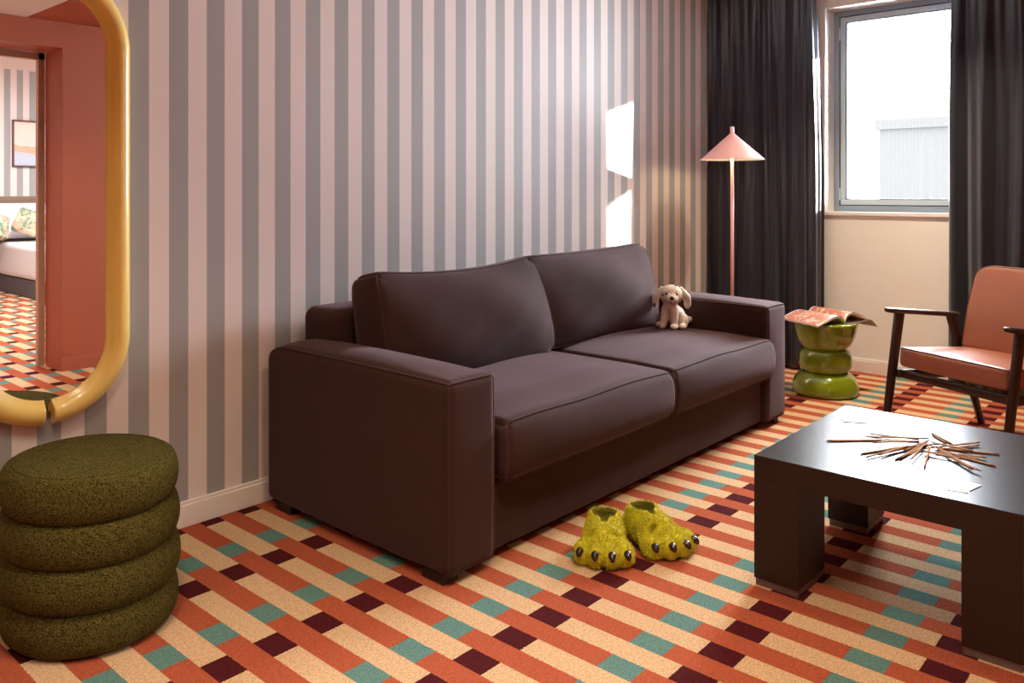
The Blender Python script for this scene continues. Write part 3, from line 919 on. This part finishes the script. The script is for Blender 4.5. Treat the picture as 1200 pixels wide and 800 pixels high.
# ------------------------------------------------------------------ armchair
ch = thing('armchair', 'tan leather armchair with dark walnut frame by the right curtain', 'chair', (4.298, -1.925, 0), math.radians(153.4))
rb = RBox((.262, .282, .046), .018, (.006, .004, .016))
c = rb.obj('seat', M['leather'], ch, (-.018, 0, .372), (0, math.radians(-4), 0), 14)
tube('piping', rb.loop(2, 1), .0035, M['leather_seam'], c, 6, True)
def wchair(o, U):
    o = o.copy()
    o[:, 0] += -.035 * (U[:, 1] ** 2 - 1) * 0 + .018 * U[:, 1] ** 2
    t = np.clip(U[:, 2], 0, 1)
    o[:, 1] *= 1 - .07 * t
    return o
class BackBox(RBox):
    pass
rb = RBox((.040, .288, .215), .020, (.016, .002, .004), wchair)
# round the top corners in the panel plane
def corner(o, U, rad=.075, hy=.288, hz=.215):
    o = wchair(o, U).copy()
    y, z = o[:, 1].copy(), o[:, 2].copy()
    yy = np.abs(y) - (hy * .93 - rad); zz = z - (hz - rad)
    m = (yy > 0) & (zz > 0); d = np.maximum(yy, zz); l = np.hypot(yy, zz)
    f = np.where(m & (l > 0), d / np.where(l > 0, l, 1), 1)
    o[:, 1] = np.where(m, np.sign(y) * (hy * .93 - rad + yy * f), o[:, 1])
    o[:, 2] = np.where(m, hz - rad + zz * f, o[:, 2])
    return o
rb.warp = corner
c = rb.obj('backrest', M['leather'], ch, (-.272, 0, .600), (0, math.radians(-13), 0), 22)
tube('piping', rb.loop(0, 1), .0035, M['leather_seam'], c, 6, True)
def bar(name, a, b, w0, d0, w1=None, d1=None, parent=ch, mat=None, side=(0, 1, 0)):
    """tapered flat bar with rounded edges from a to b; w along side, d across"""
    a = np.array(a, float); b = np.array(b, float); t = (b - a) / np.linalg.norm(b - a)
    s_ = np.array(side, float); s_ = s_ - t * (s_ @ t); s_ /= np.linalg.norm(s_); n_ = np.cross(t, s_)
    w1 = w1 or w0; d1 = d1 or d0
    V = []; m = 16; K = [0, .01, .5, .99, 1]
    for k in K:
        p = a + (b - a) * k; ww = (w0 + (w1 - w0) * k) / 2; dd = (d0 + (d1 - d0) * k) / 2
        if k in (0, 1): ww *= .9; dd *= .9
        for i in range(m):
            an = 2 * PI * (i + .5) / m; cx, cy = math.cos(an), math.sin(an)
            q = 1 / (abs(cx) ** 5 + abs(cy) ** 5) ** .2
            V.append(p + s_ * cx * q * ww + n_ * cy * q * dd)
    F = [(k * m + i, k * m + (i + 1) % m, (k + 1) * m + (i + 1) % m, (k + 1) * m + i) for k in range(len(K) - 1) for i in range(m)]
    F += [tuple(range(m))[::-1], tuple((len(K) - 1) * m + i for i in range(m))]
    o = mesh(name, V, F, mat or M['walnut'], parent)
    bm = bmesh.new(); bm.from_mesh(o.data); bmesh.ops.recalc_face_normals(bm, faces=bm.faces); bm.to_mesh(o.data); bm.free()
    o.data.polygons.foreach_set('use_smooth', [True] * len(o.data.polygons))
    return o
for s_ in (-1, 1):
    y = s_ * .312
    # armrest: slim paddle with rounded ends
    pth = np.array([(.30 - .50 * k, y, .613 - .050 * k) for k in np.linspace(0, 1, 24)])
    V = []; F = []; m = 16
    for i, p in enumerate(pth):
        k = i / 23; e = min(k, 1 - k) / .10; f = math.sqrt(max(0, 1 - (1 - min(e, 1)) ** 2)) * .9 + .1
        ww = .030 * f * (1 - .25 * k); dd = .0135 * (.5 + .5 * f)
        for q in range(m):
            an = 2 * PI * q / m; V.append((p[0], p[1] + ww * math.cos(an), p[2] + dd * math.copysign(abs(math.sin(an)) ** .7, math.sin(an))))
    F = [(i * m + q, i * m + (q + 1) % m, (i + 1) * m + (q + 1) % m, (i + 1) * m + q) for i in range(23) for q in range(m)] + [tuple(range(m)), tuple(23 * m + q for q in range(m))[::-1]]
    o = mesh('armrest', V, F, M['walnut'], ch)
    bm = bmesh.new(); bm.from_mesh(o.data); bmesh.ops.recalc_face_normals(bm, faces=bm.faces); bm.to_mesh(o.data); bm.free()
    bar('leg', (.205, y, .604), (.305, y, 0), .030, .052, .026, .034)
    bar('leg', (-.135, y, .572), (-.345, y * .97, 0), .030, .050, .026, .032)
    bar('side_rail', (.245, s_ * .287, .305), (-.25, s_ * .287, .268), .022, .040)
bar('front_rail', (.225, -.297, .305), (.225, .297, .305), .022, .040, side=(1, 0, 0))
bar('rear_rail', (-.235, -.297, .270), (-.235, .297, .270), .022, .040, side=(1, 0, 0))

# ------------------------------------------------------------------ boucle ottoman
ot = thing('ottoman', 'dark green boucle ottoman of four stacked rolls under the mirror', 'ottoman', (.920, -.417, 0))
ot.scale = (.93, 1.04, 1.034)
def roll(r, z0, z1, top=False, rad=None):
    h = z1 - z0; prof = []
    rc = h / 2
    n = 14
    for i in range(n + 1):
        a = -PI / 2 + PI * i / n
        prof.append((r - rc * .62 + rc * .62 * math.cos(a) ** .8 if abs(math.cos(a)) > 1e-6 else r - rc * .62, z0 + rc + rc * math.sin(a)))
    if top:
        prof = prof[:-1] + [(r - rc * .75, z1 + .001), (r * .7, z1 + .004), (r * .35, z1 + .006), (0, z1 + .007)]
    return [(0, z0)] + prof + ([] if top else [(0, z1)])
for i, (r, z0, z1) in enumerate(((.236, .004, .116), (.242, .112, .224), (.240, .220, .332), (.236, .328, .440))):
    lathe('roll' if i < 3 else 'seat_roll', roll(r, z0, z1, i == 3), M['boucle'], ot, 96)

tube('seam', [(.198 * math.cos(t), .198 * math.sin(t), .4405) for t in np.linspace(0, 2 * PI, 97)[:-1]], .0022, M['boucle'], ot, 6, True)

# ------------------------------------------------------------------ mirror
mi = thing('wall_mirror', 'tall round-ended mirror in a split yellow frame on the striped wall', 'mirror', (.945, 0, 1.182))
MR, MH = .215, .471                                # centre-line radius and half height of the straight part
def stad(R, n=40):
    a = np.linspace(-PI / 2, PI / 2, n)
    right = [(R * math.cos(t), MH * (1 if t > 0 else -1) + R * math.sin(t)) for t in a]
    return right
out = stad(.212, 48); full = out + [(-x, -z) for x, z in out]
n = len(full)
V = [(x, -.016, z) for x, z in full] + [(x, -.002, z) for x, z in full]
mesh('mirror_glass', V, [tuple(range(n)), tuple(range(n, 2 * n))[::-1]] + [(k, n + k, n + (k + 1) % n, (k + 1) % n) for k in range(n)], M['mirror'], mi, smooth=False)
def bow(side):
    gap = .013
    a0 = math.asin(gap / MR)
    a = np.linspace(-PI / 2 + a0, 0, 40)
    pts = [(MR * math.cos(t), -MH + MR * math.sin(t)) for t in a] + [(MR, z) for z in np.linspace(-MH, MH, 30)[1:-1]] + [(MR * math.cos(t), MH + MR * math.sin(t)) for t in -a[::-1]]
    pts = np.array(pts); T = np.gradient(pts, axis=0); T /= np.linalg.norm(T, axis=1, keepdims=True)
    O = np.stack([T[:, 1], -T[:, 0]], 1)           # outward
    # section (outward, depth): rounded band with a step on the inner side
    sec = [(-.040, .0), (-.040, .017), (-.037, .022), (-.031, .024), (-.024, .033), (-.012, .043), (.002, .047), (.016, .045), (.028, .037), (.036, .024), (.039, .010), (.038, .0)]
    V = []; m = len(sec)
    for p, o_ in zip(pts, O):
        for s_, d in sec: V.append((side * (p[0] + o_[0] * s_), -d, p[1] + o_[1] * s_))
    F = []
    for i in range(len(pts) - 1):
        for k in range(m):
            k2 = (k + 1) % m
            q = (i * m + k, i * m + k2, (i + 1) * m + k2, (i + 1) * m + k); F.append(q)
    F += [tuple(range(m)), tuple((len(pts) - 1) * m + k for k in range(m))]
    o = mesh('frame', V, F, M['yellow'], mi)
    bm = bmesh.new(); bm.from_mesh(o.data); bmesh.ops.recalc_face_normals(bm, faces=bm.faces)
    for f in bm.faces:
        f.smooth = len(f.verts) == 4
    bm.to_mesh(o.data); bm.free()
bow(1); bow(-1)

# ------------------------------------------------------------------ bedroom furniture (in the mirror)
bd = thing('bed', 'white made bed with grey base reflected in the mirror', 'bed', (4.1, -7.4, 0))
boxes('bed_base', [((-.845, -1.0, .0), (.845, .95, .20))], M['bed_grey'], bd, bevel=.01)
RBox((.86, .99, .195), .06, (0, 0, .02)).obj('mattress', M['linen'], bd, (0, -.01, .40), None, 12)
hb = RBox((1.3, .03, .56), .02, (0, 0, .015)).obj('headboard', M['headboard'], None, (3.85, -8.475, .565), None, 10)
tag(hb, 'brown upholstered headboard behind the white bed', 'headboard')
strip = plain('led_strip', srgb(255, 240, 200), .5, emit=((1, .90, .55, 1), 5.0))
o = boxes('led_strip', [((2.55, -8.518, 1.100), (5.1, -8.508, 1.115))], strip)
tag(o, 'warm light strip along the top of the headboard', 'light strip')
for x, lab in ((3.42, 'white pillow at the left of the headboard'), (4.35, 'white pillow at the right of the headboard')):
    p = RBox((.40, .08, .21), .05, (.0, .06, .0)).obj('pillow', M['linen'], None, (x, -8.27, .845), (math.radians(18), 0, 0), 10)
    tag(p, lab, 'pillow', 'white pillows on the bed')
for x, rz, lab in ((3.50, .5, 'leafy green and peach cushion leaning on the white pillow'), (3.06, -.2, 'peach cushion at the left edge of the bed')):
    p = RBox((.19, .05, .15), .03, (.0, .05, .0)).obj('throw_cushion', M['leafy'], None, (x, -7.98, .815), (math.radians(25), math.radians(20), rz), 10)
    tag(p, lab, 'cushion')
pc = thing('framed_picture', 'framed abstract print on the bedroom wall in the mirror', 'picture', (3.78, -8.518, 1.79))
boxes('picture_frame', [((-.34, 0, -.29), (.34, .025, -.27)), ((-.34, 0, .27), (.34, .025, .29)), ((-.34, 0, -.27), (-.32, .025, .27)), ((.32, 0, -.27), (.34, .025, .27))], M['frame_wood'], pc)
boxes('print', [((-.32, .002, -.27), (.32, .012, .27))], M['print'], pc)
